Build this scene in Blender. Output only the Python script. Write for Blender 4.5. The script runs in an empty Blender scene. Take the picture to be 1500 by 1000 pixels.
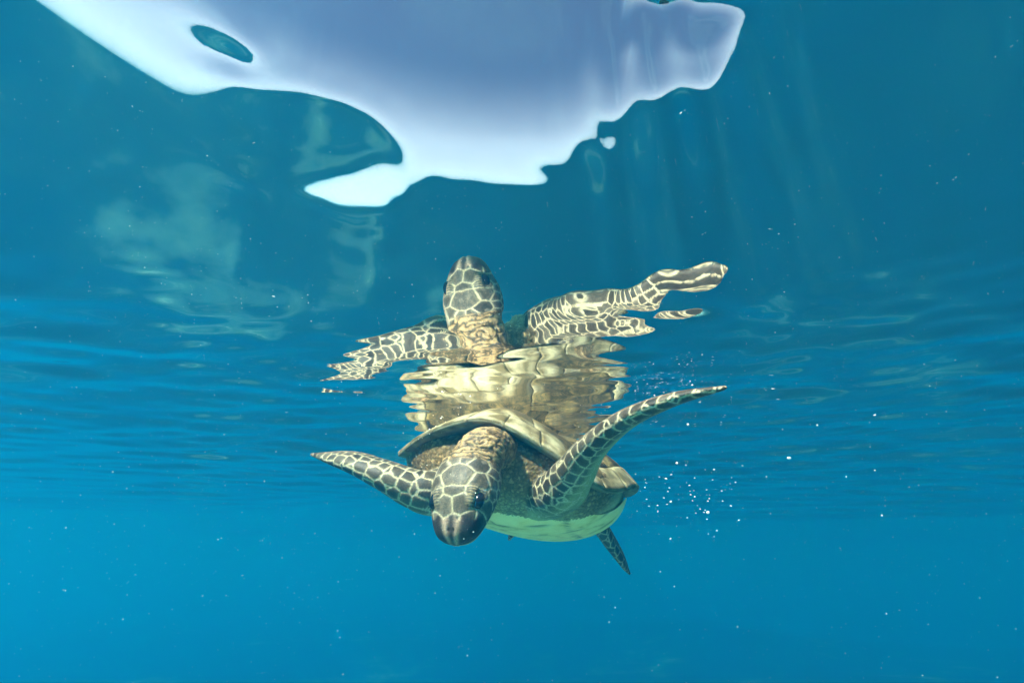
import bpy, bmesh, math
import numpy as np
from mathutils import Vector, Matrix, kdtree

sc = bpy.context.scene
COL = sc.collection
# ------------------------------------------------------------------ camera, sky, sun, exposure
SURF_DEPTH = .36                                   # the camera hangs this far below the water surface (z = 0)
cam = bpy.data.objects.new('camera', bpy.data.cameras.new('camera')); COL.objects.link(cam); sc.camera = cam
cam.location = (0, 0, -SURF_DEPTH); cam.rotation_euler = (math.radians(90 + 23.2), 0, 0)
cam.data.sensor_fit = 'HORIZONTAL'; cam.data.sensor_width = 36; cam.data.lens = 36 * 760 / 1500
cam.data.clip_start = .01; cam.data.clip_end = 3000
SUN_EL, SUN_AZ = math.radians(50.5), math.radians(-138)        # azimuth from +Y (view direction) towards +X
w = bpy.data.worlds.new('World'); sc.world = w; w.use_nodes = True
nt = w.node_tree; bg = nt.nodes['Background']
sky = nt.nodes.new('ShaderNodeTexSky'); sky.sky_type = 'NISHITA'; sky.sun_disc = False
sky.sun_elevation = SUN_EL; sky.sun_rotation = SUN_AZ; sky.air_density = .62; sky.dust_density = .8; sky.ozone_density = 1.0
# pale trade-wind haze low over the horizon, the same all round
geo = nt.nodes.new('ShaderNodeTexCoord'); sep = nt.nodes.new('ShaderNodeSeparateXYZ'); nt.links.new(geo.outputs['Generated'], sep.inputs[0])
rmp = nt.nodes.new('ShaderNodeMapRange'); rmp.interpolation_type = 'SMOOTHSTEP'; rmp.inputs[1].default_value = 0; rmp.inputs[2].default_value = .55; rmp.inputs[3].default_value = .9; rmp.inputs[4].default_value = 0
nt.links.new(sep.outputs[2], rmp.inputs[0])
hzm = nt.nodes.new('ShaderNodeMix'); hzm.data_type = 'RGBA'; nt.links.new(rmp.outputs[0], hzm.inputs[0]); nt.links.new(sky.outputs[0], hzm.inputs[6]); hzm.inputs[7].default_value = (22, 23.5, 24, 1)
nt.links.new(hzm.outputs[2], bg.inputs[0]); bg.inputs[1].default_value = .05
sun = bpy.data.lights.new('sun', 'SUN'); sun.energy = 5.0; sun.angle = math.radians(.6); sun.color = (1, .94, .83)
so = bpy.data.objects.new('sun', sun); COL.objects.link(so)
sdir = Vector((math.sin(SUN_AZ) * math.cos(SUN_EL), math.cos(SUN_AZ) * math.cos(SUN_EL), math.sin(SUN_EL)))
so.rotation_euler = sdir.to_track_quat('Z', 'Y').to_euler()
sc.view_settings.view_transform = 'Standard'; sc.view_settings.look = 'None'; sc.view_settings.gamma = 1
sc.view_settings.exposure = 2.0
cy = sc.cycles
cy.max_bounces = 12; cy.diffuse_bounces = 2; cy.glossy_bounces = 4; cy.transmission_bounces = 4
cy.transparent_max_bounces = 10; cy.volume_bounces = 3; cy.sample_clamp_indirect = 6
cy.caustics_reflective = True; cy.caustics_refractive = True; cy.use_denoising = True

# ------------------------------------------------------------------ helpers
def tag(o, label=None, cat=None, group=None, kind=None):
    for k, v in (('label', label), ('category', cat), ('group', group), ('kind', kind)):
        if v: o[k] = v
    return o

def link(name, me, mat=None, parent=None):
    o = bpy.data.objects.new(name, me); COL.objects.link(o)
    if mat and not me.materials: me.materials.append(mat)
    if parent: o.parent = parent
    return o

def mesh(name, v, f, smooth=True):
    me = bpy.data.meshes.new(name)
    me.from_pydata(v.tolist() if hasattr(v, 'tolist') else v, [], f.tolist() if hasattr(f, 'tolist') else f)
    me.update()
    if smooth: me.shade_smooth()
    return me

def set_attr(me, name, kind, arr):
    a = me.attributes.new(name, kind, 'POINT')
    a.data.foreach_set({'FLOAT': 'value', 'FLOAT_VECTOR': 'vector', 'FLOAT_COLOR': 'color'}[kind],
                       np.ascontiguousarray(arr, dtype=np.float32).ravel())

def sstep(a, b, x): t = np.clip((x - a) / (b - a), 0, 1); return t * t * (3 - 2 * t)
def lerp(a, b, t):
    a, b, t = np.asarray(a), np.asarray(b), np.asarray(t); colour = a.shape[-1:] == (3,) or b.shape[-1:] == (3,)
    return a + (b - a) * (t[:, None] if colour and t.ndim == 1 else t)

def _hash(i, j, k, s):
    n = (i * 374761393 + j * 668265263 + k * 1274126177 + s * 974711) & 0xFFFFFFFF
    n = ((n ^ (n >> 13)) * 1274126177) & 0xFFFFFFFF
    return ((n ^ (n >> 16)) & 0xFFFF) / 65535.0

def noise(p, scale, seed=0):
    q = np.asarray(p) * scale; i = np.floor(q).astype(np.int64); f = q - i; f = f * f * (3 - 2 * f); r = 0
    for a in (0, 1):
        for b in (0, 1):
            for c in (0, 1):
                wt = (f[:, 0] if a else 1 - f[:, 0]) * (f[:, 1] if b else 1 - f[:, 1]) * (f[:, 2] if c else 1 - f[:, 2])
                r = r + wt * _hash(i[:, 0] + a, i[:, 1] + b, i[:, 2] + c, seed)
    return r

def fbm(p, scale, seed=0, oct=3): return sum(noise(p, scale * 2 ** o, seed + o) * .5 ** o for o in range(oct)) / (2 - .5 ** (oct - 1))

def voronoi(pts, seeds, wts=None):
    """distance to the nearest cell edge and the cell index, chunked"""
    edge = np.empty(len(pts)); idx = np.empty(len(pts), int); w2 = np.zeros(len(seeds)) if wts is None else np.asarray(wts)
    for a in range(0, len(pts), 20000):
        q = pts[a:a + 20000]; d = ((q[:, None, :] - seeds[None]) ** 2).sum(-1) - w2[None]
        o = np.argpartition(d, 1, axis=1)[:, :2]; r = np.arange(len(q)); d0, d1 = d[r, o[:, 0]], d[r, o[:, 1]]
        sw = d0 > d1; i0 = np.where(sw, o[:, 1], o[:, 0]); i1 = np.where(sw, o[:, 0], o[:, 1])
        sep = np.sqrt(((seeds[i0] - seeds[i1]) ** 2).sum(-1)) + 1e-9
        edge[a:a + 20000] = np.abs(d1 - d0) / (2 * sep); idx[a:a + 20000] = i0
    return edge, idx

def catmull(P, n):
    P = np.asarray(P, float); m = len(P) - 1; t = np.linspace(0, m, n); i = np.minimum(t.astype(int), m - 1); u = (t - i)[:, None]
    E = np.vstack([2 * P[0] - P[1], P, 2 * P[-1] - P[-2]]); a, b, c, d = E[i], E[i + 1], E[i + 2], E[i + 3]
    return .5 * (2 * b + (c - a) * u + (2 * a - 5 * b + 4 * c - d) * u ** 2 + (3 * b - a - 3 * c + d) * u ** 3)

def norm(v): v = np.asarray(v, float); return v / np.linalg.norm(v, axis=-1, keepdims=True)

class Mat:
    def __init__(s, name):
        s.m = bpy.data.materials.new(name); s.m.use_nodes = True; s.t = s.m.node_tree; s.p = s.t.nodes.get('Principled BSDF')
    def n(s, typ, **kw):
        nd = s.t.nodes.new('ShaderNode' + typ)
        for k, v in kw.items():
            if k in nd.inputs: nd.inputs[k].default_value = v
            else: setattr(nd, k, v)
        return nd
    def l(s, a, b): s.t.links.new(a, b)
    def ramp(s, fac, stops):
        r = s.n('ValToRGB'); e = r.color_ramp.elements
        while len(e) < len(stops): e.new(.5)
        for x, (p, c) in zip(e, stops): x.position = p; x.color = (*c, 1)
        s.l(fac, r.inputs[0]); return r.outputs[0]
    def mix(s, a, b, fac, typ='MIX'):
        m = s.n('Mix'); m.data_type = 'RGBA'; m.blend_type = typ
        for sock, v in ((m.inputs[6], a), (m.inputs[7], b), (m.inputs[0], fac)):
            if hasattr(v, 'is_output'): s.l(v, sock)
            else: sock.default_value = v if not isinstance(v, tuple) else (*v, 1)
        return m.outputs[2]
    def bump(s, h, strength, dist):
        b = s.n('Bump'); b.inputs['Strength'].default_value = strength; b.inputs['Distance'].default_value = dist
        s.l(h, b.inputs['Height']); s.l(b.outputs[0], s.p.inputs['Normal'])
    def base(s, col, rough=.5, spec=.2):
        if hasattr(col, 'is_output'): s.l(col, s.p.inputs['Base Color'])
        else: s.p.inputs['Base Color'].default_value = (*col, 1)
        s.p.inputs['Roughness'].default_value = rough; s.p.inputs['Specular IOR Level'].default_value = spec
        return s.m

# ------------------------------------------------------------------ water surface
def grid(name, xs, ys, f):
    X, Y = np.meshgrid(xs, ys, indexing='ij'); n, m = X.shape; i = np.arange(n * m).reshape(n, m)
    v = np.stack([X, Y, f(X, Y)], -1).reshape(-1, 3)
    q = np.stack([i[:-1, :-1], i[1:, :-1], i[1:, 1:], i[:-1, 1:]], -1).reshape(-1, 4)
    return mesh(name, v, q)

def axis(lo, hi, step, far, k):
    c = list(np.arange(lo, hi, step)); r = [c[-1]]; l = [c[0]]; st = step
    while r[-1] < far: st *= k; r.append(r[-1] + st)
    st = step
    while l[-1] > -far: st *= k; l.append(l[-1] - st)
    return np.array(l[::-1][:-1] + c + r[1:])

rng = np.random.default_rng(5)
WAVES = []
for i in range(18):                                   # swell and chop
    lam = .55 * 1.19 ** i; th = rng.normal(0, .7) + 1.45; k = 2 * math.pi / lam
    WAVES.append((k * math.cos(th), k * math.sin(th), rng.uniform(0, 6.3), .011 / k, 0))
for i in range(26):                                   # ripples
    lam = .06 * 1.07 ** i; th = rng.normal(0, .38) + 1.5; k = 2 * math.pi / lam
    WAVES.append((k * math.cos(th), k * math.sin(th), rng.uniform(0, 6.3), .021 / k, 1))
for i in range(9):                                    # capillary wrinkles
    lam = .034 * 1.09 ** i; th = rng.normal(0, .55) + 1.5; k = 2 * math.pi / lam
    WAVES.append((k * math.cos(th), k * math.sin(th), rng.uniform(0, 6.3), .011 / k, 1))
def chop(X, Y):
    Z = .028 * np.exp(-((Y - .30) / .50) ** 2) - .025; R = np.hypot(X, Y - 1); r = np.hypot(X, Y); t = np.clip((r - .76 + .06 * np.clip(X / .3, 0, 1)) / .36, 0, 1); rip = t * t * (3 - 2 * t)
    for kx, ky, ph, a, kind in WAVES:
        lam = 2 * math.pi / math.hypot(kx, ky)
        Z = Z + a * np.sin(kx * X + ky * Y + ph) / (1 + (R * .045 / lam) ** 4) * (rip if kind else 1)
    return Z
# the steep little wave right over the camera: heights in 0.1 mm on a 18 mm lattice of cubic B-splines
HUMP = np.array([
    [0,0,0,0,0,0,0,0,0,0,0,0,0,0,0,0,0,0,0,0,0,0,0,0,0,0,0,0,0,0,0,1,3,5,2,1],
    [0,0,0,0,0,0,0,0,0,0,0,0,0,0,0,0,0,0,0,0,0,0,0,0,0,0,0,0,1,2,4,7,9,14,7,1],
    [0,0,0,0,0,0,0,0,0,0,0,0,0,0,0,0,0,0,0,0,0,0,0,0,0,0,1,3,5,8,11,12,12,10,5,1],
    [0,0,0,0,0,0,0,0,0,0,0,0,0,0,0,0,0,0,0,-1,-1,-2,-1,-1,0,3,5,9,12,13,12,10,7,4,2,0],
    [0,0,0,0,0,0,0,0,0,0,0,1,1,0,0,-1,-1,-1,-2,-3,-4,-4,-3,0,3,8,12,13,12,10,7,4,2,0,-1,0],
    [0,0,0,0,0,0,1,1,1,1,2,2,2,0,-2,-4,-6,-6,-5,-7,-8,-6,-2,6,11,14,13,11,7,4,1,-1,-2,-3,-2,0],
    [0,0,0,0,0,1,2,3,3,4,4,4,2,-1,-4,-8,-13,-15,-9,-9,-7,3,11,15,14,11,7,4,1,-1,-2,-3,-3,-4,-2,0],
    [0,0,0,0,-1,0,2,6,7,7,7,4,1,-3,-8,-8,-13,-24,-16,-1,9,16,15,12,7,3,1,-1,-2,-3,-3,-3,-3,-3,-2,0],
    [0,0,0,-1,-1,-1,1,7,12,11,5,-2,-3,-5,-12,-3,1,3,12,16,18,11,7,2,0,-2,-3,-3,-4,-3,-3,-3,-3,-4,-3,-1],
    [0,0,0,0,-1,-3,-4,0,12,20,-7,-15,-12,-7,-5,4,0,3,7,16,3,3,-1,-1,-3,-4,-4,-3,-3,-3,-3,-4,-5,-8,-6,-1],
    [0,0,0,1,0,-4,-11,-16,-9,35,-41,-29,-23,-15,-7,-2,1,16,22,-16,10,-6,0,-5,-4,-3,-2,-3,-3,-5,-7,-9,-10,-12,-8,-2],
    [0,0,1,1,0,-6,-17,-26,-48,-29,-48,-45,-32,-20,-11,4,12,30,16,2,-16,2,-8,-2,-3,-2,-4,-7,-9,-11,-12,-12,-11,-11,-6,-1],
    [0,0,1,1,-1,-8,-24,-30,-33,-43,-63,-56,-36,-22,-3,11,23,31,25,12,-10,-10,2,-4,-6,-9,-11,-13,-13,-12,-10,-8,-6,-4,-2,0],
    [0,0,1,1,-5,-18,-29,-39,-54,-60,-73,-59,-37,-14,2,22,33,45,34,14,-13,-9,-7,-14,-13,-14,-12,-10,-7,-5,-2,-1,0,1,1,0],
    [0,0,0,0,-5,-35,-48,-62,-66,-69,-58,-60,-28,-12,14,29,43,41,21,3,-24,-20,-13,-13,-8,-5,-2,0,1,2,2,2,2,2,1,0],
    [0,1,0,-9,-30,-58,-66,-67,-62,-53,-42,-38,-27,2,15,32,35,28,14,-5,-23,-9,0,-1,2,2,3,2,2,1,1,1,0,0,0,0],
    [1,1,-1,-17,-53,-70,-62,-53,-42,-32,-26,-14,-17,-11,7,19,24,18,-2,-23,-1,9,0,3,1,1,0,0,0,-1,-1,-1,-1,-1,-1,0],
    [1,1,-1,-16,-48,-53,-38,-28,-18,-12,-5,-4,5,7,1,1,-1,-11,-19,5,7,-4,1,-1,-1,-1,-1,-1,-1,-1,-1,-1,-1,-1,-1,0],
    [0,0,1,0,-7,-22,-11,-5,-1,2,2,5,1,-2,2,2,-3,-8,6,1,-5,1,-2,-1,-1,-1,-1,-1,-1,-1,-1,-1,-1,-1,-2,-1],
    [0,0,4,17,32,1,3,4,4,2,2,0,0,2,0,2,-2,-5,-6,-1,0,-2,-1,-2,-2,-2,-2,-2,-2,-2,-2,-2,-2,-2,-2,-1],
    [-1,0,5,25,46,3,2,1,0,-1,-2,-1,-2,-4,-4,-2,-5,-10,-7,2,-4,-1,-2,-2,-2,-2,-2,-2,-2,-2,-2,-2,-2,-2,-2,-1],
    [-1,-1,6,25,43,-4,-3,-4,-4,-5,-5,-5,-6,-5,-6,-4,-4,-9,-7,0,-4,-2,-3,-2,-3,-2,-3,-3,-3,-3,-3,-3,-2,-3,-2,-1],
    [-1,-1,6,25,42,-6,-7,-5,-5,-5,-5,-5,-5,-5,-5,-2,-4,-6,-10,-1,-3,-3,-3,-3,-3,-3,-3,-3,-3,-4,-4,-4,-4,-4,-4,-1],
    [-1,-1,7,26,40,-7,-4,-8,-8,-9,-9,-9,-9,-9,-12,-8,-9,-14,-16,-6,-7,-7,-7,-7,-7,-7,-6,-6,-6,-6,-6,-6,-6,-6,-6,-1],
    [-1,0,7,23,37,-23,-25,-18,-17,-16,-15,-15,-13,-12,-10,-7,-7,-8,-15,-4,-9,-7,-8,-7,-7,-7,-7,-7,-7,-7,-7,-7,-7,-7,-6,-2],
    [0,2,3,1,-1,-12,-9,-22,-23,-25,-26,-24,-26,-26,-30,-25,-21,-5,-10,-1,3,0,1,0,-1,-1,-2,-2,-2,-3,-3,-3,-3,-4,-4,-2],
    [1,4,0,-37,-116,-108,-89,-40,-32,-21,-18,-18,-15,-13,-10,-12,-15,-11,0,1,-3,-2,-2,-2,-2,-2,-2,-2,-2,-2,-2,-2,-2,-2,-2,-1],
    [3,5,-7,-58,-147,-146,-161,-202,-155,-134,-104,-80,-66,-55,-45,-18,5,11,22,31,31,23,20,16,13,10,8,6,5,4,3,2,1,1,0,0],
    [3,4,-14,-80,-162,-117,-34,-48,-139,-149,-170,-160,-150,-113,-89,-79,-48,-17,4,23,29,33,35,35,33,31,29,26,23,21,18,16,14,12,10,3],
    [4,5,-16,-108,-268,-179,-83,14,-3,-31,-68,-113,-127,-123,-116,-105,-95,-76,-55,-38,-27,-13,-2,8,16,22,26,28,30,30,29,29,27,26,24,7],
    [3,5,-17,-98,-229,-240,-157,-167,-88,-40,-19,-30,-43,-47,-59,-60,-62,-65,-64,-66,-65,-59,-51,-42,-31,-21,-11,-2,5,12,17,21,24,25,28,8],
    [4,5,-18,-98,-204,-187,-132,-122,-179,-134,-95,-59,-2,16,26,17,8,-4,-14,-33,-47,-56,-61,-63,-61,-57,-51,-43,-35,-26,-18,-10,-3,4,8,3],
    [4,6,-17,-121,-309,-225,-140,-102,-148,-162,-170,-124,-71,-10,30,58,66,63,52,34,10,-9,-26,-39,-49,-56,-59,-60,-59,-55,-50,-44,-36,-32,-18,-3],
    [3,5,-16,-99,-223,-245,-175,-130,-87,-122,-157,-148,-122,-82,-31,14,55,77,91,82,69,51,32,13,-5,-20,-32,-43,-50,-55,-58,-58,-56,-57,-27,-6],
    [3,4,-13,-83,-205,-198,-181,-134,-82,-40,-59,-93,-108,-104,-84,-49,-11,31,62,78,86,85,76,63,48,31,14,-1,-15,-27,-37,-45,-49,-58,-33,-8],
    [2,4,-9,-61,-151,-152,-151,-141,-106,-55,-6,-4,-32,-60,-75,-75,-59,-32,-8,25,50,70,81,84,80,71,59,45,30,15,2,-11,-21,-34,-35,-9],
    [1,2,-5,-36,-88,-99,-101,-104,-100,-79,-37,13,32,16,-14,-42,-56,-65,-53,-36,-9,17,42,61,74,80,80,75,67,55,43,30,16,4,-9,-3],
    [1,1,-2,-20,-55,-63,-58,-62,-65,-65,-52,-22,23,52,49,24,-8,-40,-58,-61,-53,-35,-13,12,35,54,68,76,79,77,71,63,52,41,29,10],
    [0,1,-1,-9,-26,-30,-22,-22,-29,-34,-37,-31,-10,27,59,67,50,16,-17,-43,-57,-59,-51,-36,-15,7,29,47,61,71,76,76,73,67,62,30],
    [0,0,-1,-4,-10,-10,4,9,7,-1,-10,-15,-15,-1,26,59,69,61,36,5,-24,-45,-56,-58,-50,-36,-17,3,23,41,55,65,73,72,81,44],
    [0,0,-1,-3,-2,5,22,32,34,29,20,8,1,-4,4,19,47,65,66,51,25,-4,-29,-47,-56,-56,-49,-36,-19,0,19,35,51,57,78,37],
    [0,0,0,-1,1,11,30,47,54,53,46,34,20,10,-1,1,13,36,57,66,60,41,15,-11,-33,-48,-55,-55,-48,-36,-21,-3,14,31,47,18],
    [0,0,0,0,2,9,26,47,65,70,66,56,42,26,11,1,0,8,28,49,63,63,52,31,6,-17,-36,-48,-54,-53,-47,-36,-22,-5,9,5],
    [0,0,0,0,2,6,17,35,56,73,79,72,61,43,27,13,3,0,5,20,40,57,63,58,43,22,-1,-21,-38,-49,-53,-53,-46,-38,-17,-2],
    [0,0,0,0,1,3,9,20,37,57,74,81,73,60,44,29,15,5,0,3,15,33,50,61,61,52,35,14,-7,-25,-39,-49,-52,-55,-28,-8],
    [0,0,0,0,0,1,3,8,18,34,51,67,76,72,61,44,30,17,6,1,1,10,26,43,56,61,57,45,27,7,-12,-29,-40,-52,-35,-10],
    [0,0,0,0,-1,-1,-1,1,4,13,26,43,59,70,71,61,46,31,18,8,2,1,7,20,36,51,59,59,52,38,20,1,-15,-33,-37,-10],
    [0,0,0,0,-1,-2,-3,-3,-3,0,7,19,34,50,63,68,61,47,32,19,9,3,1,5,15,30,45,55,59,56,46,31,14,-4,-20,-7],
    [0,0,0,0,0,-1,-3,-4,-5,-5,-3,2,12,26,41,55,62,60,48,33,20,10,4,1,3,12,25,39,51,57,57,51,39,25,8,0],
    [0,0,0,0,0,0,-1,-3,-4,-5,-6,-5,-1,7,19,33,46,55,57,48,35,22,12,5,2,2,9,20,33,46,54,57,54,46,34,9],
    [0,0,0,0,0,0,0,-1,-2,-3,-5,-6,-6,-3,2,12,25,37,47,52,48,36,23,13,6,2,2,6,16,28,40,50,56,56,52,17],
    [0,0,0,0,0,1,1,1,0,-1,-2,-4,-5,-6,-5,-1,7,18,29,39,46,46,37,25,14,7,3,2,5,12,23,35,46,53,59,20],
    [0,0,0,0,0,0,1,1,1,1,0,-1,-3,-4,-5,-5,-3,4,12,23,32,38,41,37,26,15,8,3,2,3,10,19,31,41,53,18],
    [0,0,0,0,0,0,0,0,1,1,1,0,-1,-2,-3,-5,-5,-3,1,8,16,23,29,33,35,27,17,9,4,2,3,8,16,26,38,12],
    [0,0,0,0,0,0,0,0,0,1,1,1,0,0,-1,-2,-3,-3,-2,0,5,9,14,18,23,28,27,19,10,5,2,2,6,13,22,7],
    [0,0,0,0,0,0,0,0,0,0,0,0,1,0,0,-1,-1,-2,-2,-2,0,2,4,6,9,14,19,23,19,12,6,2,2,5,10,3],
    [0,0,0,0,0,0,0,0,0,0,0,0,0,0,0,0,0,0,-1,-1,-1,-1,0,1,2,3,6,11,16,18,13,7,3,1,4,1],
    [0,0,0,0,0,0,0,0,0,0,0,0,0,0,0,0,0,0,0,0,0,-1,-1,-1,0,0,1,2,5,9,15,13,9,4,1,0],
    [0,0,0,0,0,0,0,0,0,0,0,0,0,0,0,0,0,0,0,0,0,0,0,0,0,0,0,0,0,2,5,9,12,10,7,1],
    [0,0,0,0,0,0,0,0,0,0,0,0,0,0,0,0,0,0,0,0,0,0,0,0,0,0,0,0,0,0,0,2,5,10,8,2]]) * 1e-4
def bspl(u): u = np.abs(u); return np.where(u < 1, (4 - 6 * u ** 2 + 3 * u ** 3) / 6, np.where(u < 2, (2 - u) ** 3 / 6, 0))
def wave(X, Y):
    bx = bspl((X[:, :1] + .414) / .018 - np.arange(HUMP.shape[0])); by = bspl((Y[0][:, None] - .144) / .018 - np.arange(HUMP.shape[1]))
    return chop(X, Y) + bx @ HUMP @ by.T
surf = link('water_surface', grid('water_surface', axis(-1.3, 1.3, .0065, 60, 1.05), axis(.0, 2.2, .0065, 60, 1.05), wave))
tag(surf, 'rippled underside of the sea surface mirroring the turtle', kind='structure')
M = Mat('sea_surface'); M.t.nodes.remove(M.p); out = M.t.nodes['Material Output']
fr = M.n('Fresnel', IOR=1.333)
gl = M.n('BsdfGlossy', Roughness=0.0, Color=(1, 1, 1, 1)); rf = M.n('BsdfRefraction', IOR=1.333, Roughness=0.0); tr = M.n('BsdfTransparent')
m1 = M.n('MixShader'); m1.inputs[0].default_value = .6; m2 = M.n('MixShader')
M.l(rf.outputs[0], m1.inputs[1]); M.l(tr.outputs[0], m1.inputs[2])
M.l(fr.outputs[0], m2.inputs[0]); M.l(m1.outputs[0], m2.inputs[1]); M.l(gl.outputs[0], m2.inputs[2]); M.l(m2.outputs[0], out.inputs['Surface'])
surf.data.materials.append(M.m)

# ------------------------------------------------------------------ seabed and the body of water
DEPTH = 3.2
def floor(X, Y):
    p = np.stack([X.ravel(), Y.ravel(), 0 * X.ravel()], -1)
    return (-DEPTH + 1.6 * fbm(p, .12, 3) - .8).reshape(X.shape)
M = Mat('sand_and_reef'); co = M.n('TexCoord'); nz = M.n('TexNoise', Scale=.35, Detail=6.0); M.l(co.outputs['Object'], nz.inputs['Vector'])
sand = M.n('VectorMath', operation='DISTANCE'); M.l(co.outputs['Object'], sand.inputs[0]); sand.inputs[1].default_value = (-.3, -.2, -DEPTH)  # unseen bright sand patch below the camera, added to bounce fill light upward
sf = M.n('MapRange'); M.l(sand.outputs['Value'], sf.inputs[0]); sf.inputs[1].default_value = 2.2; sf.inputs[2].default_value = 4.4; sf.inputs[3].default_value = .42; sf.inputs[4].default_value = -.02
d2 = M.n('VectorMath', operation='DISTANCE'); M.l(co.outputs['Object'], d2.inputs[0]); d2.inputs[1].default_value = (-1.9, 5.6, -DEPTH)
s2 = M.n('MapRange'); M.l(d2.outputs['Value'], s2.inputs[0]); s2.inputs[1].default_value = .5; s2.inputs[2].default_value = 2.6; s2.inputs[3].default_value = .085; s2.inputs[4].default_value = -.02
mx = M.n('Math', operation='MAXIMUM'); M.l(sf.outputs[0], mx.inputs[0]); M.l(s2.outputs[0], mx.inputs[1])
nf = M.n('TexNoise', Scale=1.7, Detail=5.0); M.l(co.outputs['Object'], nf.inputs['Vector'])
nb = M.n('Math', operation='MULTIPLY_ADD'); M.l(nf.outputs[0], nb.inputs[0]); nb.inputs[1].default_value = .55; M.l(nz.outputs[0], nb.inputs[2])
nc = M.n('Math', operation='SUBTRACT'); M.l(nb.outputs[0], nc.inputs[0]); nc.inputs[1].default_value = .275
ad = M.n('Math', operation='ADD'); M.l(nc.outputs[0], ad.inputs[0]); M.l(mx.outputs[0], ad.inputs[1])
seabed = link('seabed', grid('seabed', np.linspace(-62, 62, 130), np.linspace(-62, 62, 130), floor),
              M.base(M.ramp(ad.outputs[0], [(.42, (.008, .018, .016)), (.58, (.018, .032, .026)), (.70, (.12, .13, .10)), (.82, (.58, .55, .45))]), .9, .1))
tag(seabed, 'sand and dark reef far below', kind='structure')
v = [(x, y, z) for z in (-DEPTH - 2.5, .25) for x, y in ((-66, -66), (66, -66), (66, 66), (-66, 66))]
f = [(3, 2, 1, 0), (4, 5, 6, 7), (0, 1, 5, 4), (1, 2, 6, 5), (2, 3, 7, 6), (3, 0, 4, 7)]
M = Mat('sea_water'); M.t.nodes.remove(M.p); pv = M.n('VolumePrincipled')
SCAT = np.array((.0010, .052, .106)); ABSO = np.array((.21, .056, .034)); DENS = .4
c = SCAT / DENS; ab = np.clip(1 - ABSO / (DENS * (1 - c)), 0, 1) ** 2
pv.inputs['Color'].default_value = (*c, 1); pv.inputs['Absorption Color'].default_value = (*ab, 1)
pv.inputs['Density'].default_value = DENS; pv.inputs['Anisotropy'].default_value = .6
M.l(pv.outputs[0], M.t.nodes['Material Output'].inputs['Volume'])
tag(link('haze', mesh('haze', v, f, False), M.m), 'clear blue sea water fading everything far away', kind='stuff')

# ------------------------------------------------------------------ the turtle
C = np.array((.0324, 1.534, -.103)); SZ = 1.08; FW = norm((-.25, -.94, .03)); LF = np.array((.95, -.25, -.2)); LF = norm(LF - FW * (LF @ FW)); UP = np.cross(FW, LF)
def W3(x, y, z): return C + SZ * (np.multiply.outer(x, FW) + np.multiply.outer(y, LF) + np.multiply.outer(z, UP))
turtle = bpy.data.objects.new('sea_turtle', None); COL.objects.link(turtle); turtle.location = tuple(C + UP * -.19); turtle.empty_display_size = .1
bpy.context.view_layer.update()
INV = turtle.matrix_world.inverted()
def part(name, me, mat, parent=turtle):
    o = link(name, me, mat); o.parent = parent; o.matrix_parent_inverse = parent.matrix_world.inverted(); return o
tag(turtle, 'green sea turtle with pale scale borders swimming just under the water surface', 'turtle')

class Loft:
    """rings round a spine; keeps the spine frames so that any nearby point can be given (along, across, height)"""
    def __init__(s, name, P, chord, a, b, n=80, K=48, kind='airfoil', up=1):
        s.name = name; s.P = catmull(P, n); s.T = norm(np.gradient(s.P, axis=0)); ch = catmull(chord, n)
        ch = norm(ch - s.T * (ch * s.T).sum(1, keepdims=True)); s.Cd = ch; s.N = norm(np.cross(s.T, ch)) * up
        s.a = catmull(np.array(a)[:, None], n)[:, 0]; s.b = catmull(np.array(b)[:, None], n)[:, 0]
        s.a = np.maximum(s.a, .002); s.b = np.maximum(s.b, .0018)
        s.s = np.concatenate([[0], np.cumsum(np.linalg.norm(np.diff(s.P, axis=0), axis=1))])
        ph = np.linspace(0, 2 * math.pi, K, endpoint=False); xi = -np.cos(ph); th = np.sin(ph)
        if kind == 'airfoil': th = th * (1 - .42 * (xi + 1) / 2); 
        v = s.P[:, None] + s.Cd[:, None] * (xi[None, :, None] * s.a[:, None, None]) + s.N[:, None] * (th[None, :, None] * s.b[:, None, None])
        s.finish(v, n, K)
    def finish(s, v, n, K):
        s.ring = np.repeat(np.arange(n), K); i = np.arange(n * K).reshape(n, K); j = np.roll(i, -1, 1)
        q = np.stack([i[:-1], j[:-1], j[1:], i[1:]], -1).reshape(-1, 4).tolist()
        v = v.reshape(-1, 3); q.append(i[0, ::-1].tolist()); q.append(i[-1].tolist())
        s.v, s.f = v, q
    def local(s, p, ring):
        d = p - s.P[ring]; return s.s[ring] + (d * s.T[ring]).sum(1), (d * s.Cd[ring]).sum(1), (d * s.N[ring]).sum(1), s.a[ring], s.b[ring]

# chord vectors run from the leading to the trailing edge; N = spine x chord must point to the upper side
armL = Loft('armL', [(.06, 1.36, -.215), (.107, 1.205, -.214), (.133, 1.122, -.186), (.163, 1.049, -.145), (.219, .965, -.107), (.287, .886, -.092), (.352, .811, -.094)],
            [(.5, .8, -.1), (.5, .85, .0), (.45, .85, .1), (.4, .9, .2), (.4, .9, .27), (.4, .9, .26), (.4, .9, .22)],
            [.070, .066, .058, .061, .066, .050, .004], [.064, .060, .050, .034, .023, .014, .003])
armR = Loft('armR', [(-.08, 1.38, -.17), (-.175, 1.265, -.200), (-.227, 1.245, -.194), (-.305, 1.248, -.160), (-.398, 1.275, -.124), (-.511, 1.325, -.104)],
            [(.1, .9, .3), (0, .9, .35), (0, .9, .4), (-.1, .9, .42), (-.1, .9, .4), (0, .9, .3)],
            [.072, .068, .062, .063, .054, .004], [.070, .064, .051, .035, .021, .003], up=-1)
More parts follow.
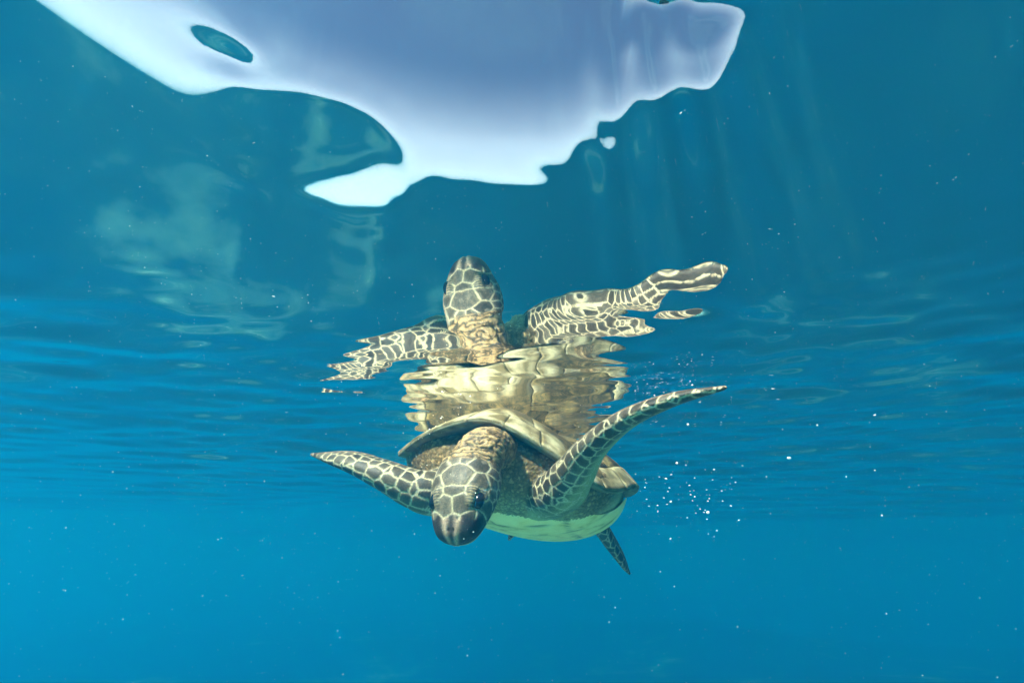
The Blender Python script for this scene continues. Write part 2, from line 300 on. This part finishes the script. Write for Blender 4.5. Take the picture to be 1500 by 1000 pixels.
legL = Loft('legL', [(.216, 1.75, -.187), (.283, 1.814, -.236), (.329, 1.866, -.284), (.373, 1.917, -.338), (.406, 1.962, -.390)],
            [(.2, .9, .1), (.2, .9, .1), (.3, .9, .1), (.3, .9, .1), (.3, .9, .1)],
            [.05, .055, .060, .050, .006], [.040, .032, .024, .014, .003])
legR = Loft('legR', [(.065, 1.88, -.176), (.032, 1.912, -.209), (.005, 1.944, -.247), (-.012, 1.962, -.282)],
            [(-.2, .9, .1)] * 4, [.045, .05, .04, .005], [.035, .028, .016, .003])
HB, HT = np.array((-.0870, 1.115, -.1765)), np.array((-.1100, 1.052, -.3235)); HL = float(np.linalg.norm(HT - HB))
HF = norm(HT - HB); HU = np.array((-.26, -.85, .5)); HU = norm(HU - HF * (HU @ HF)); HX = np.cross(HF, HU)       # HX: lateral
neck = Loft('neck', [W3(.16, .005, -.04), W3(.25, .01, -.022), (-.060, 1.140, -.128), HB + HF * .012 - HU * .004, HB + HF * .04],
            [HX, HX, HX, HX, HX], [.075, .062, .054, .055, .05], [.06, .048, .044, .048, .045], kind='round')
class Head(Loft):
    def __init__(s):
        s.name = 'head'; n, K = 90, 64
        st = np.array([-.03, -.012, .02, .05, .08, .105, .13, .148, .160, .168]) * HL / .168
        hw = [.041, .058, .069, .071, .067, .060, .051, .042, .031, .012]
        tp = [.036, .048, .055, .057, .055, .048, .038, .029, .019, .006]
        bt = [.036, .046, .050, .050, .047, .043, .038, .031, .022, .007]
        g = lambda q: catmull(np.array(q)[:, None], n)[:, 0]
        s.s = g(st); hw, tp, bt = g(hw), g(tp), g(bt)
        s.P = HB + s.s[:, None] * HF; s.T = np.repeat(HF[None], n, 0); s.Cd = np.repeat(HX[None], n, 0); s.N = np.repeat(HU[None], n, 0); s.a = hw; s.b = tp
        ph = np.linspace(0, 2 * math.pi, K, endpoint=False); x = np.sign(np.cos(ph)) * np.abs(np.cos(ph)) ** .85; z = np.sin(ph)
        zz = np.where(z[None] > 0, z[None] * tp[:, None], z[None] * bt[:, None])
        v = s.P[:, None] + HX * (x[None, :, None] * hw[:, None, None]) + HU * zz[..., None]
        s.finish(v, n, K)
head = Head()
class Torso(Loft):
    def __init__(s):
        s.name = 'torso'; n, K = 90, 80
        x = np.linspace(.325, -.34, n); u = (x + .0075) / .3325
        cap = np.sqrt(np.clip(1 - np.abs(u) ** 4.0, 0.0004, 1)); hw = (.272 - .03 * np.clip(-u, 0, 1) - .012 * sstep(.25, 1, u)) * cap * SZ; hz = .128 * cap ** .8 * SZ
        s.s = -x; s.P = W3(x, 0 * x, -.030 + 0 * x); s.T = np.repeat(-FW[None], n, 0); s.Cd = np.repeat(LF[None], n, 0); s.N = np.repeat(UP[None], n, 0); s.a = hw; s.b = hz
        ph = np.linspace(0, 2 * math.pi, K, endpoint=False); c, sn = np.cos(ph), np.sin(ph); e = .95
        cx, sz = np.sign(c) * np.abs(c) ** e, np.sign(sn) * np.abs(sn) ** e
        v = s.P[:, None] + LF * (cx[None, :, None] * hw[:, None, None]) + UP * (sz[None, :, None] * hz[:, None, None] * np.where(sn > 0, .45, 1.0)[None, :, None])
        s.finish(v, n, K)
torso = Torso()
tail = Loft('tail', [W3(-.28, 0, -.07), W3(-.36, 0, -.085), W3(-.42, 0, -.10)], [LF] * 3, [.03, .02, .004], [.025, .016, .004], kind='round')
lofts = [torso, neck, head, armL, armR, legL, legR, tail]

vs, fs, off = [], [], 0
for L in lofts:
    vs.append(L.v); fs += [[i + off for i in q] for q in L.f]; off += len(L.v)
tmp = bpy.data.objects.new('tmp', mesh('tmp', np.vstack(vs), fs)); COL.objects.link(tmp)
bm = bmesh.new(); bm.from_mesh(tmp.data); bmesh.ops.recalc_face_normals(bm, faces=bm.faces); bm.to_mesh(tmp.data); bm.free()
rm = tmp.modifiers.new('r', 'REMESH'); rm.mode = 'VOXEL'; rm.voxel_size = .0023
dg = bpy.context.evaluated_depsgraph_get(); body_me = bpy.data.meshes.new_from_object(tmp.evaluated_get(dg)); bpy.data.objects.remove(tmp)
nv = len(body_me.vertices); P = np.empty(nv * 3, np.float32); body_me.vertices.foreach_get('co', P); P = P.reshape(-1, 3).astype(float)
ne = len(body_me.edges); E = np.empty(ne * 2, np.int32); body_me.edges.foreach_get('vertices', E); E = E.reshape(-1, 2)
deg = np.bincount(E.ravel(), minlength=nv)[:, None]
def smooth(A, it):
    for _ in range(it):
        S = np.stack([np.bincount(E[:, 0], A[E[:, 1], k], nv) + np.bincount(E[:, 1], A[E[:, 0], k], nv) for k in range(A.shape[1])], 1)
        A = .4 * A + .6 * S / deg
    return A
P = smooth(P, 4)
# nearest source loft for every vertex
allv = np.vstack([L.v for L in lofts]); own = np.concatenate([[i] * len(L.v) for i, L in enumerate(lofts)]); ringi = np.concatenate([L.ring for L in lofts])
kd = kdtree.KDTree(len(allv))
for i, q in enumerate(allv.tolist()): kd.insert(q, i)
kd.balance()
near = np.array([kd.find(q)[1] for q in P.tolist()]); O = own[near]; R = ringi[near]
Wt = smooth(np.eye(len(lofts))[O], 14)               # soft membership, blends skins where two lofts meet

cream, dark = np.array((.58, .50, .31)), np.array((.086, .070, .045))
skin_brown, skin_tan, skin_pale = np.array((.24, .155, .06)), np.array((.50, .33, .15)), np.array((.52, .46, .23))
rg = np.random.default_rng(11)
def jitter_rows(L, bounds, rows):
    """seed points: rows = [(across, spacing)]"""
    pts = []
    for q, sp in rows:
        s = bounds[0] + rg.uniform(0, sp)
        while s < bounds[1]:
            pts.append((s + rg.normal(0, sp * .13), q + rg.normal(0, sp * .12))); s += sp * rg.uniform(.8, 1.25)
    return np.array(pts)
def scaled_skin(sel, coords, seeds, wts, lo, hi, line, seed):
    e, i = voronoi(coords, seeds, wts); r = np.random.default_rng(seed).uniform(.6, 1.5, len(seeds))
    m = sstep(line * .45, line * 1.25, e)
    return m, r[i], e
COLR = np.zeros((nv, 3)); DISP = np.zeros(nv)
n1, n2, n3 = fbm(P, 30, 1), fbm(P, 120, 2), fbm(P, 9, 4)
zl = (P - C) @ UP / SZ; xl = (P - C) @ FW / SZ; yl = (P - C) @ LF / SZ
# pebbled shoulder skin
def pebble(p, cell, seed):
    q = p / cell; i = np.floor(q).astype(np.int64); d1 = np.full(len(p), 9.); d2 = np.full(len(p), 9.); rid = np.zeros(len(p))
    for a in (-1, 0, 1):
        for b in (-1, 0, 1):
            for c_ in (-1, 0, 1):
                k = (i[:, 0] + a, i[:, 1] + b, i[:, 2] + c_)
                s = np.stack([k[0] + _hash(*k, seed), k[1] + _hash(*k, seed + 7), k[2] + _hash(*k, seed + 13)], 1)
                d = np.sqrt(((q - s) ** 2).sum(1)); new = d < d1
                d2 = np.where(new, d1, np.minimum(d2, d)); d1 = np.where(new, d, d1); rid = np.where(new, _hash(*k, seed + 31), rid)
    return d2 - d1, rid
warp = np.stack([fbm(P, 45, 20 + k) - .5 for k in range(3)], 1)
pe, pr = pebble(P + .012 * warp, .0098, 5)
peb = .25 + .75 * sstep(.02, .34, pe)
PH = np.stack([P @ HX, P @ HU, (P @ HF) * 2.1], 1)
fold = np.abs(2 * fbm(PH + .022 * warp, 56, 9) - 1); f2 = sstep(.0, .36, fold)
wrinkled = lerp(skin_tan * .13, skin_tan * .95, f2) * (.75 + .5 * n2)[:, None]
for i, L in enumerate(lofts):
    m_ = Wt[:, i] > .002
    # recompute rings of blended neighbours by nearest spine point
    idx = np.where(m_ & (O != i))[0]
    rr = np.where(O == i, R, 0)
    if len(idx):
        dd = ((P[idx][:, None] - L.P[None]) ** 2).sum(-1); rr[idx] = dd.argmin(1)
    s, q, h, a, b = L.local(P, rr)
    if L.name == 'torso':
        col = lerp(skin_brown * .45, lerp(skin_brown, skin_tan, sstep(.5, .95, pr)), peb) * (.6 + .8 * n1)[:, None]
        low = sstep(-.085, -.125, zl + .03 * (n1 - .5))
        col = lerp(col, lerp(skin_pale * .25, skin_pale, peb), low * .8)
        bridge = sstep(.17, .10, xl) * sstep(.10, .17, np.abs(yl)); col = lerp(col, np.array((.50, .42, .19)) * (.6 + .8 * n1)[:, None], bridge); d = (1 - bridge) * .0022 * peb + .004 * (n3 - .5)
    elif L.name == 'neck':
        tan = wrinkled
        under = sstep(.0, .05, s - .02); side = sstep(.6, 1.1, np.abs(q) / .055)
        tan = lerp(tan, skin_brown * .6, .6 * side)
        col = lerp(lerp(skin_brown * .5, skin_brown, peb), tan, under); d = .0030 * f2 + .0015 * peb
    elif L.name == 'head':
        top = np.stack([np.arctan2(q, np.maximum(h, -.03) + .030) * .060, s], 1)
        sd = [(0, .048, 4), (0, .083, 0), (.028, .022, 1), (.034, .062, 1), (.036, .088, 1.2), (.0125, .112, 1.6), (.013, .012, 0), (.058, .030, 0), (.056, .052, 0), (.060, .074, 0), (.058, .104, 1),
              (.0075, .136, -.6), (.000, .141, -.9), (.078, .020, 0), (.076, .042, 0), (.080, .063, 0), (.078, .084, 0), (.096, .03, 0), (.098, .055, 0), (.098, .08, 0), (.116, .04, 0), (.118, .07, 0), (.03, .134, .5), (.055, .128, 1),
              (0, -.01, 0), (.03, -.006, 0), (.055, .006, 0), (.14, .03, 0), (.14, .06, 0), (.14, .09, 0)]
        sd = [(x * sg, y + (.002 if sg > 0 else -.001), w_) for x, y, w_ in sd for sg in ((1,) if x == 0 else (1, -1))]
        sd = np.array(sd); k = HL / .168
        e, ci = voronoi(top + .0055 * (np.stack([n1, fbm(P, 38, 61)], 1) - .5) + .0012 * (np.stack([n2, fbm(P, 150, 63)], 1) - .5), sd[:, :2] * (1, k), sd[:, 2] * 1.2e-4)
        m = sstep(.0004 + .0006 * n3, .0017 + .0010 * n3, e); rr_ = np.random.default_rng(4).uniform(.7, 1.6, len(sd))[ci]
        sc_col = (dark * 1.35)[None] * rr_[:, None] * (.6 + .8 * n1)[:, None]
        sc_col = sc_col * (1.25 - .55 * sstep(.001, .009, e))[:, None] * (.75 + .5 * noise(np.stack([top[:, 0] * 3, s, 0 * s], 1), 170, 71) + .25 * sstep(.55, .8, fbm(P, 90, 88)) - .1)[:, None]
        glare = sstep(.48, .75, fbm(P, 70, 31)) * sstep(.10, .02, s) * .20; sc_col = sc_col + glare[:, None] * np.array((.8, .75, .6))  # glare on the crown, painted into the scale colour as pale blotches
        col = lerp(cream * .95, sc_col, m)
        brow = np.exp(-(((np.abs(top[:, 0]) - .0275) / .0065) ** 4 + ((s - .092 * k) / .019) ** 4))     # striped eyelids
        stripe = .5 + .5 * np.sin(s * 1150 + 2 * n1)
        col = lerp(col, lerp(np.array((.07, .06, .045)), np.array((.40, .33, .19)), sstep(.4, .75, stripe)), np.clip(brow * 1.3, 0, .85))
        sock = np.exp(-((np.abs(top[:, 0]) - .0385) / .0085) ** 4 - ((s - .095 * k) / .021) ** 4); col = lerp(col, lerp(np.array((.10, .085, .055)), np.array((.40, .34, .20)), sstep(.35, .7, stripe)), .85 * sock)
        beak = sstep(.131 * k, .136 * k, s + .35 * np.clip(np.abs(top[:, 0]) - .02, 0, .012) + .004 * np.cos(top[:, 0] * 260))
        bs = np.exp(-((np.abs(top[:, 0]) - .012) / .0065) ** 2)
        bcol = lerp(np.array((.035, .030, .026)), np.array((.58, .41, .27)), bs * (.5 + .7 * n2)) 
        col = lerp(col, bcol, beak); m = np.maximum(m, beak)
        nos = np.exp(-((np.abs(top[:, 0]) - .0055) / .0022) ** 2 - ((s - .1535 * k) / .0026) ** 2); col = lerp(col, np.array((.012, .011, .010)), np.clip(1.3 * nos, 0, 1))
        mouth = np.exp(-((h + .006 + .05 * np.clip(.15 * k - s, 0, .1)) / .0022) ** 2) * sstep(.085, .1, s); col = lerp(col, np.array((.02, .016, .012)), mouth)
        jaw = sstep(-.008, -.014, h + .05 * np.clip(.15 * k - s, 0, .1)); col = lerp(col, skin_pale * 1.15, jaw)
        back = sstep(.010, .000, s + .012 * (n1 - .5)); col = lerp(col, wrinkled, back)
        d = .0011 * m * (1 - back) + .003 * f2 * back + 0.006 * brow - .002 * sock - .0025 * nos - .0028 * mouth + .0015 * bs * beak
    elif L.name in ('armL', 'armR', 'legL', 'legR'):
        lead = np.sqrt((q + a) ** 2 + h ** 2) * np.sign(h + 1e-9) ; Ls = L.s[-1]
        sp = .026 if L.name[0] == 'a' else .028
        sd = []
        for row, (qq, spc) in enumerate([(.012, 1.05), (.036, .95), (.060, .85), (.083, 1.0), (.108, 1.25), (.135, 1.3), (-.014, 1.1), (-.042, 1.0), (-.07, 1.1), (-.10, 1.2), (-.13, 1.3)]):
            sd.append(jitter_rows(L, (-.02, Ls + .02), [(qq, sp * spc)]))
        sd = np.vstack(sd); nbig = len(sd); sd = np.vstack([sd, np.stack([rg.uniform(.03, Ls, nbig // 2), rg.uniform(-.10, .13, nbig // 2)], 1)])
        swt = np.concatenate([np.full(nbig, 10e-5), rg.uniform(-8e-5, -1e-5, len(sd) - nbig)])
        crd = np.stack([s, lead], 1) + .007 * (np.stack([n1, fbm(P, 30, 77)], 1) - .5) + .0012 * (np.stack([n2, fbm(P, 150, 79)], 1) - .5)
        e, ci = voronoi(crd, sd, swt); m = sstep(.0003 + .0012 * n3, .0016 + .0020 * n3, e); r_ = np.random.default_rng(i).uniform(.55, 1.5, len(sd))[ci]
        topc = lerp(cream * (.8 + .4 * n2)[:, None], dark[None] * (r_ * (.55 + .9 * n1) * (1.3 - .5 * sstep(.001, .010, e)))[:, None], m)
        blot = sstep(.45, .7, n3 + .35 * (s / Ls - .5)) * m
        und = lerp(lerp(np.array((.46, .44, .19)), cream, 1 - m), np.array((.12, .12, .07)), blot * .75)
        side = sstep(-.046, -.014, lead + .022 * np.clip(s / Ls, 0, 1) + .010 * (n1 - .5))
        edge = sstep(.82, .98, q / a) * .6
        col = lerp(lerp(und, topc, side), cream * .8, edge)
        root = sstep(.085, .035, s) if L.name[0] == 'a' else sstep(.05, .0, s)
        skn = lerp(skin_brown * .5, lerp(skin_brown, skin_pale * .8, sstep(.4, .9, pr)), peb)
        col = lerp(col, skn, root); d = lerp(.0012 * m, .0022 * peb, root)
    else:
        col = lerp(skin_brown * .6, skin_pale * .6, peb); d = .002 * peb
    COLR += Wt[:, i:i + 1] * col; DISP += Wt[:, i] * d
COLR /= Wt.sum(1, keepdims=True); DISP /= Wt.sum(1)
body_me.vertices.foreach_set('co', P.astype(np.float32).ravel()); body_me.update()
NRM = np.empty(nv * 3, np.float32); body_me.vertex_normals.foreach_get('vector', NRM); NRM = NRM.reshape(-1, 3)
P = P + NRM * DISP[:, None]
Pl = P - np.array(turtle.location)
body_me.vertices.foreach_set('co', P.astype(np.float32).ravel()); body_me.update(); body_me.shade_smooth()
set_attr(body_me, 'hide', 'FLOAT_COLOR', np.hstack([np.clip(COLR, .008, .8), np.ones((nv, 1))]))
M = Mat('turtle_skin'); at = M.n('Attribute', attribute_name='hide'); co = M.n('TexCoord')
nz = M.n('TexNoise', Scale=260.0, Detail=3.0); M.l(co.outputs['Object'], nz.inputs['Vector'])
colr = M.mix(at.outputs['Color'], M.ramp(nz.outputs[0], [(.3, (.55, .55, .55)), (.7, (1, 1, 1))]), .8, 'MULTIPLY')
vo = M.n('TexVoronoi', Scale=210.0); vo.feature = 'DISTANCE_TO_EDGE'; M.l(co.outputs['Object'], vo.inputs['Vector'])
colr = M.mix(colr, M.ramp(vo.outputs['Distance'], [(.0, (.62, .62, .62)), (.12, (1, 1, 1))]), .7, 'MULTIPLY')
hb = M.n('Math', operation='ADD'); M.l(nz.outputs[0], hb.inputs[0]); M.l(vo.outputs['Distance'], hb.inputs[1])
M.bump(hb.outputs[0], .5, .0014)
part('body', body_me, M.base(colr, .48, .22))

# eyes and the claw on the lit flipper
M = Mat('eye_dark'); eye_m = M.base((.006, .006, .007), .12, .5)
def ellipsoid(name, c, ax, r, seg=20, rings=12):
    th = np.linspace(0, math.pi, rings + 1)[1:-1]; ph = np.linspace(0, 2 * math.pi, seg, endpoint=False)
    p = [np.array((0, 0, 1.))] + [np.array((math.sin(t) * math.cos(q), math.sin(t) * math.sin(q), math.cos(t))) for t in th for q in ph] + [np.array((0, 0, -1.))]
    p = np.array(p) * r; v = c + p @ np.array(ax); n = len(v); f = []
    for j in range(seg): f.append((0, 1 + j, 1 + (j + 1) % seg)); f.append((n - 1, n - 1 - seg + (j + 1) % seg, n - 1 - seg + j))
    for i in range(len(th) - 1):
        for j in range(seg):
            a = 1 + i * seg; f.append((a + j, a + seg + j, a + seg + (j + 1) % seg, a + (j + 1) % seg))
    return mesh(name, v, f)
for sg in (1, -1):
    c = HB + HF * (.094 * HL / .168) + HX * (sg * .0465) + HU * .0315
    part('eye', ellipsoid('eye', c, [HF, norm(np.cross(HF, HX * sg * .75 + HU * .66)), norm(HX * sg * .75 + HU * .66)], np.array((.0180, .0112, .0105))), eye_m)
M = Mat('claw_horn'); claw_m = M.base((.62, .56, .42), .4, .3)
cp = np.array((.250, .915, -.101)); cl = Loft('claw', [cp, cp + (.008, -.010, .0), cp + (.018, -.016, -.003), cp + (.024, -.018, -.006)], [(.3, .9, 0)] * 4, [.006, .006, .004, .001], [.006, .005, .003, .001], n=14, K=12, kind='round')
part('claw', mesh('claw', cl.v, cl.f), claw_m)

# carapace
def rim(th):
    t = np.abs((th + math.pi) % (2 * math.pi) - math.pi)
    x = np.where(np.cos(th) > 0, .36, .40) * np.cos(th); y = .305 * np.sin(th) * (1 + .10 * np.cos(th))
    z = .034 * np.exp(-(t / .33) ** 2) - .046 * np.exp(-((t - .88) / .36) ** 2) + .012 * np.exp(-((t - 3.14) / .6) ** 2)
    ser = 1 + .004 * np.abs(np.sin(th * 12.5)) * sstep(1.2, 2.2, t)
    return x * ser, y * ser, z
DOME = .102
def shell(rho, th, lift=0.):
    x, y, z = rim(th); keel = .006 * np.exp(-(rho * np.sin(th) / .08) ** 2) * (1 - rho)
    H = DOME * (1 - rho ** 2.9) + z * rho ** 1.2 + keel + lift
    return np.stack([x * rho, y * rho, H], -1)
def local_mesh(name, v, f):
    return mesh(name, W3(v[:, 0], v[:, 1], v[:, 2]), f)
TH = np.linspace(0, 2 * math.pi, 200, endpoint=False)
prof = [shell(np.full(200, r), TH, -.004) for r in np.linspace(.02, 1, 40)]
x, y, z = rim(TH)
for r, dz in ((.992, -.005), (.94, -.005), (.88, -.003), (.80, -.001), (.70, .0)): prof.append(np.stack([x * r, y * r, z - .004 + dz], -1))
v = np.vstack(prof); n = len(prof); i = np.arange(n * 200).reshape(n, 200); j = np.roll(i, -1, 1)
f = np.stack([i[:-1], i[1:], j[1:], j[:-1]], -1).reshape(-1, 4).tolist(); f.append(i[0].tolist())
M = Mat('shell_seam'); co = M.n('TexCoord'); nz = M.n('TexNoise', Scale=35.0, Detail=5.0); M.l(co.outputs['Object'], nz.inputs['Vector'])
carapace = part('carapace', local_mesh('carapace', v, f), M.base(M.ramp(nz.outputs[0], [(.3, (.08, .07, .035)), (.7, (.24, .22, .13))]), .6, .15))
# scutes: Voronoi cells of the plates, each cut from the dome by bisecting planes
S = [(.245, 0), (.125, 0), (-.01, 0), (-.145, 0), (-.265, 0)] + [(x_, s_ * y_) for s_ in (1, -1) for x_, y_ in ((.185, .145), (.06, .165), (-.08, .155), (-.21, .115))]
Sw = [.9e-2, .9e-2, .9e-2, .8e-2, .5e-2] + [1.3e-2] * 8
M = Mat('scute_horn'); at = M.n('Attribute', attribute_name='ray'); co = M.n('TexCoord')
st = M.n('TexNoise', Scale=1.0, Detail=4.0, Roughness=.6); M.l(at.outputs['Vector'], st.inputs['Vector'])
nz = M.n('TexNoise', Scale=22.0, Detail=6.0); M.l(co.outputs['Object'], nz.inputs['Vector'])
n4 = M.n('TexNoise', Scale=170.0, Detail=3.0); M.l(co.outputs['Object'], n4.inputs['Vector'])
cr = M.ramp(st.outputs[0], [(.38, (.018, .012, .004)), (.46, (.075, .050, .014)), (.56, (.20, .135, .038)), (.66, (.045, .030, .009))])
cr = M.mix(cr, M.ramp(nz.outputs[0], [(.40, (.018, .012, .004)), (.50, (.085, .060, .019)), (.62, (.25, .19, .075))]), .55)
cr = M.mix(cr, M.ramp(n4.outputs[0], [(.3, (.6, .6, .55)), (.6, (1, 1, 1))]), .7, 'MULTIPLY')
wr = M.n('TexNoise', Scale=75.0, Detail=8.0, Roughness=.7); M.l(co.outputs['Object'], wr.inputs['Vector'])
cr = M.mix(cr, M.ramp(wr.outputs[0], [(.40, (.35, .34, .28)), (.52, (1, 1, 1)), (.66, (1.35, 1.3, 1.1))]), .75, 'MULTIPLY')
M.bump(wr.outputs[0], .5, .003); rimw = M.n('Attribute', attribute_name='rim')
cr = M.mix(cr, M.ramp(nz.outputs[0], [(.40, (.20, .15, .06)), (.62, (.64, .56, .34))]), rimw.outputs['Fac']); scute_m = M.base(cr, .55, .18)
RI = .845
ri = np.concatenate([np.linspace(.0, RI, 26)[1:]]); TH2 = np.linspace(0, 2 * math.pi, 120, endpoint=False)
pr_ = np.vstack([shell(np.full(120, r), TH2, 0) for r in ri]); i = np.arange(len(ri) * 120).reshape(-1, 120); j = np.roll(i, -1, 1)
fin = np.stack([i[:-1], i[1:], j[1:], j[:-1]], -1).reshape(-1, 4).tolist(); fin.append(i[0].tolist())
base = bmesh.new(); vv = [base.verts.new(q) for q in pr_.tolist()]; [base.faces.new([vv[k] for k in q]) for q in fin]; base.normal_update()
def finish_scute(bm, sx, sy, pale=0.):
    bm.verts.ensure_lookup_table(); bm.normal_update()
    bd = [e for e in bm.edges if e.is_boundary]; bv = {q for e in bd for q in e.verts}
    for q in bm.verts:
        if q not in bv: q.co.z += .0012
    r = bmesh.ops.extrude_edge_only(bm, edges=bd)
    for q in r['geom']:
        if isinstance(q, bmesh.types.BMVert): q.co.z -= .007 if pale == 0 else .0025
    bmesh.ops.recalc_face_normals(bm, faces=bm.faces)
    me = bpy.data.meshes.new('scute'); bm.to_mesh(me); bm.free(); me.shade_smooth()
    n_ = len(me.vertices); p = np.empty(n_ * 3, np.float32); me.vertices.foreach_get('co', p); p = p.reshape(-1, 3).astype(float)
    dx, dy = p[:, 0] - sx, p[:, 1] - sy; an = np.arctan2(dy, dx); d = np.hypot(dx, dy)
    set_attr(me, 'ray', 'FLOAT_VECTOR', np.stack([np.cos(an) * 7 + sx * 40, np.sin(an) * 7 + sy * 40, d * 9], 1))
    set_attr(me, 'rim', 'FLOAT', np.maximum(pale, .7 * sstep(.245, .345, p[:, 0] + .30 * np.abs(p[:, 1]))))  # pale marginal plates; shell front also lightened in colour to look sunlit
    wp = W3(p[:, 0], p[:, 1], p[:, 2]); me.vertices.foreach_set('co', wp.astype(np.float32).ravel()); me.update()
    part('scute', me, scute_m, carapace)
for a, (sx, sy) in enumerate(S):
    bm = base.copy()
    for b, (tx, ty) in enumerate(S):
        if a == b: continue
        d = Vector((tx - sx, ty - sy, 0)); L2 = d.length
        t = .5 + (Sw[a] - Sw[b]) / (2 * L2 * L2); pt = Vector((sx, sy, 0)) + d * t - d.normalized() * .0006
        if (pt - Vector((sx, sy, 0))).length > .5: continue
        bmesh.ops.bisect_plane(bm, geom=bm.verts[:] + bm.edges[:] + bm.faces[:], plane_co=pt, plane_no=d, clear_outer=True)
    # off-centre rays: growth rings spread from the rear of a plate
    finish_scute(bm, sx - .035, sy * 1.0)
base.free()
NM = 25; edges = np.linspace(0, 2 * math.pi, NM + 1) + math.pi / NM
for k in range(NM):
    g = .0016; th = np.linspace(edges[k] + g, edges[k + 1] - g, 12); bm = bmesh.new(); rows = []
    for r in np.linspace(RI + .008, 1.004, 8): rows.append(shell(np.full(12, r), th, .0005))
    x, y, z = rim(th)
    for r, dz in ((.997, -.004), (.95, -.0035), (.90, -.0015)): rows.append(np.stack([x * r, y * r, z + dz - .0015], -1))
    g_ = [[bm.verts.new(q) for q in row.tolist()] for row in rows]
    for p_ in range(len(g_) - 1):
        for q_ in range(11): bm.faces.new((g_[p_][q_], g_[p_ + 1][q_], g_[p_ + 1][q_ + 1], g_[p_][q_ + 1]))
    tm = (th[0] + th[-1]) / 2; xm, ym, _ = rim(np.array([tm]))
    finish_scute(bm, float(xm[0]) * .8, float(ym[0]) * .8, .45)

# plastron: the pale belly plate
n, K = 60, 60; x = np.linspace(.296, -.31, n); u = (x + .007) / .303; cap = np.sqrt(np.clip(1 - np.abs(u) ** 3.6, .0004, 1))
lim = math.pi * (.17 - .15 * sstep(.55, .05, u)); ph = lim[:, None] + (math.pi - 2 * lim)[:, None] * np.linspace(1, 0, K)[None]; ph = -ph; e = .93; cx, sz = np.sign(np.cos(ph)) * np.abs(np.cos(ph)) ** e, -np.abs(np.sin(ph)) ** e
v = np.stack([np.repeat(x, K), (cx * (.279 - .03 * np.clip(-u, 0, 1) - .02 * sstep(.25, 1, u))[:, None] * cap[:, None]).ravel(), (-.020 + sz * .152 * cap[:, None] ** .7).ravel()], -1)
xx, yy = v[:, 0], v[:, 1]
gro = np.minimum.reduce([np.abs(yy + .004 * np.sin(xx * 60))] + [np.abs(xx - c_ - .12 * np.abs(yy)) for c_ in (.17, .08, -.02, -.12, -.21)] + [np.abs(np.abs(yy) - .17)])
v[:, 2] += .0025 * (1 - sstep(.001, .006, gro))
i = np.arange(n * K).reshape(n, K); f = np.stack([i[:-1, :-1], i[:-1, 1:], i[1:, 1:], i[1:, :-1]], -1).reshape(-1, 4)
me = local_mesh('plastron', v, f); set_attr(me, 'seam', 'FLOAT', sstep(.0006, .0045, gro))
M = Mat('belly_plate'); at = M.n('Attribute', attribute_name='seam'); co = M.n('TexCoord'); nz = M.n('TexNoise', Scale=18.0, Detail=6.0); M.l(co.outputs['Object'], nz.inputs['Vector'])
cr = M.mix((.22, .18, .08), M.ramp(nz.outputs[0], [(.36, (.58, .40, .12)), (.46, (.90, .66, .26)), (.62, (.95, .75, .35))]), at.outputs['Fac'])
M.bump(nz.outputs[0], .2, .004)
part('plastron', me, M.base(cr, .5, .2))

# ------------------------------------------------------------------ bubbles and drifting specks
M = Mat('bubble_skin'); bub_m = M.base((.92, .95, .97), .15, .6)
rb = np.random.default_rng(21)
bubm = []
for k in range(5):
    me = ellipsoid('bubble', np.zeros(3), np.eye(3), np.array((1, .8 + .2 * rb.random(), .55 + .3 * rb.random())), 10, 6)
    me.materials.append(bub_m); bubm.append(me)
def bubble(p, r):
    o = bpy.data.objects.new('bubble', bubm[rb.integers(5)]); COL.objects.link(o); o.location = p; o.scale = (r * rb.uniform(1, 1.6), r, r)
    o.rotation_euler = (0, rb.uniform(-.4, .4), rb.uniform(0, 6))
    tag(o, 'tiny white air bubble in the trail of bubbles beside the turtle', 'bubble', 'bubbles trailing beside the turtle')
for k in range(70):
    u_ = rb.random()
    bubble((rb.normal(.50, .12), rb.uniform(1.35, 1.8), rb.normal(-.165, .035) if u_ < .7 else rb.uniform(-.30, -.06)), rb.uniform(.0007, .0024) * (2.0 if rb.random() < .12 else 1))
for k in range(16):
    u_ = rb.random(); bubble((-.235 + .13 * u_ + rb.normal(0, .012), 1.27 - .06 * u_, -.075 + .075 * u_ + rb.normal(0, .008)), rb.uniform(.0008, .0022))
rs = np.random.default_rng(8); ns = 4200; vs, fs = [], []
g_ = (1 + 5 ** .5) / 2
oc = norm([(-1, g_, 0), (1, g_, 0), (-1, -g_, 0), (1, -g_, 0), (0, -1, g_), (0, 1, g_), (0, -1, -g_), (0, 1, -g_), (g_, 0, -1), (g_, 0, 1), (-g_, 0, -1), (-g_, 0, 1)])
of = [(0, 11, 5), (0, 5, 1), (0, 1, 7), (0, 7, 10), (0, 10, 11), (1, 5, 9), (5, 11, 4), (11, 10, 2), (10, 7, 6), (7, 1, 8), (3, 9, 4), (3, 4, 2), (3, 2, 6), (3, 6, 8), (3, 8, 9), (4, 9, 5), (2, 4, 11), (6, 2, 10), (8, 6, 7), (9, 8, 1)]
k = 0
while k < ns:
    p = np.array((rs.uniform(-1.6, 1.6), rs.uniform(.40, 2.6), rs.uniform(-1.1, -.03) * rs.uniform(.25, 1)))
    r = rs.uniform(.00025, .0006) * (2.2 if rs.random() < .05 else 1); vs.append(p + oc * r * rs.uniform(.6, 1.3, (1, 3))); fs += [[q + 12 * k for q in t] for t in of]; k += 1
M = Mat('plankton_fleck'); tag(link('marine_snow', mesh('marine_snow', np.vstack(vs), fs), M.base((.8, .82, .78), .7, .1)), 'fine pale specks drifting in the water', kind='stuff')
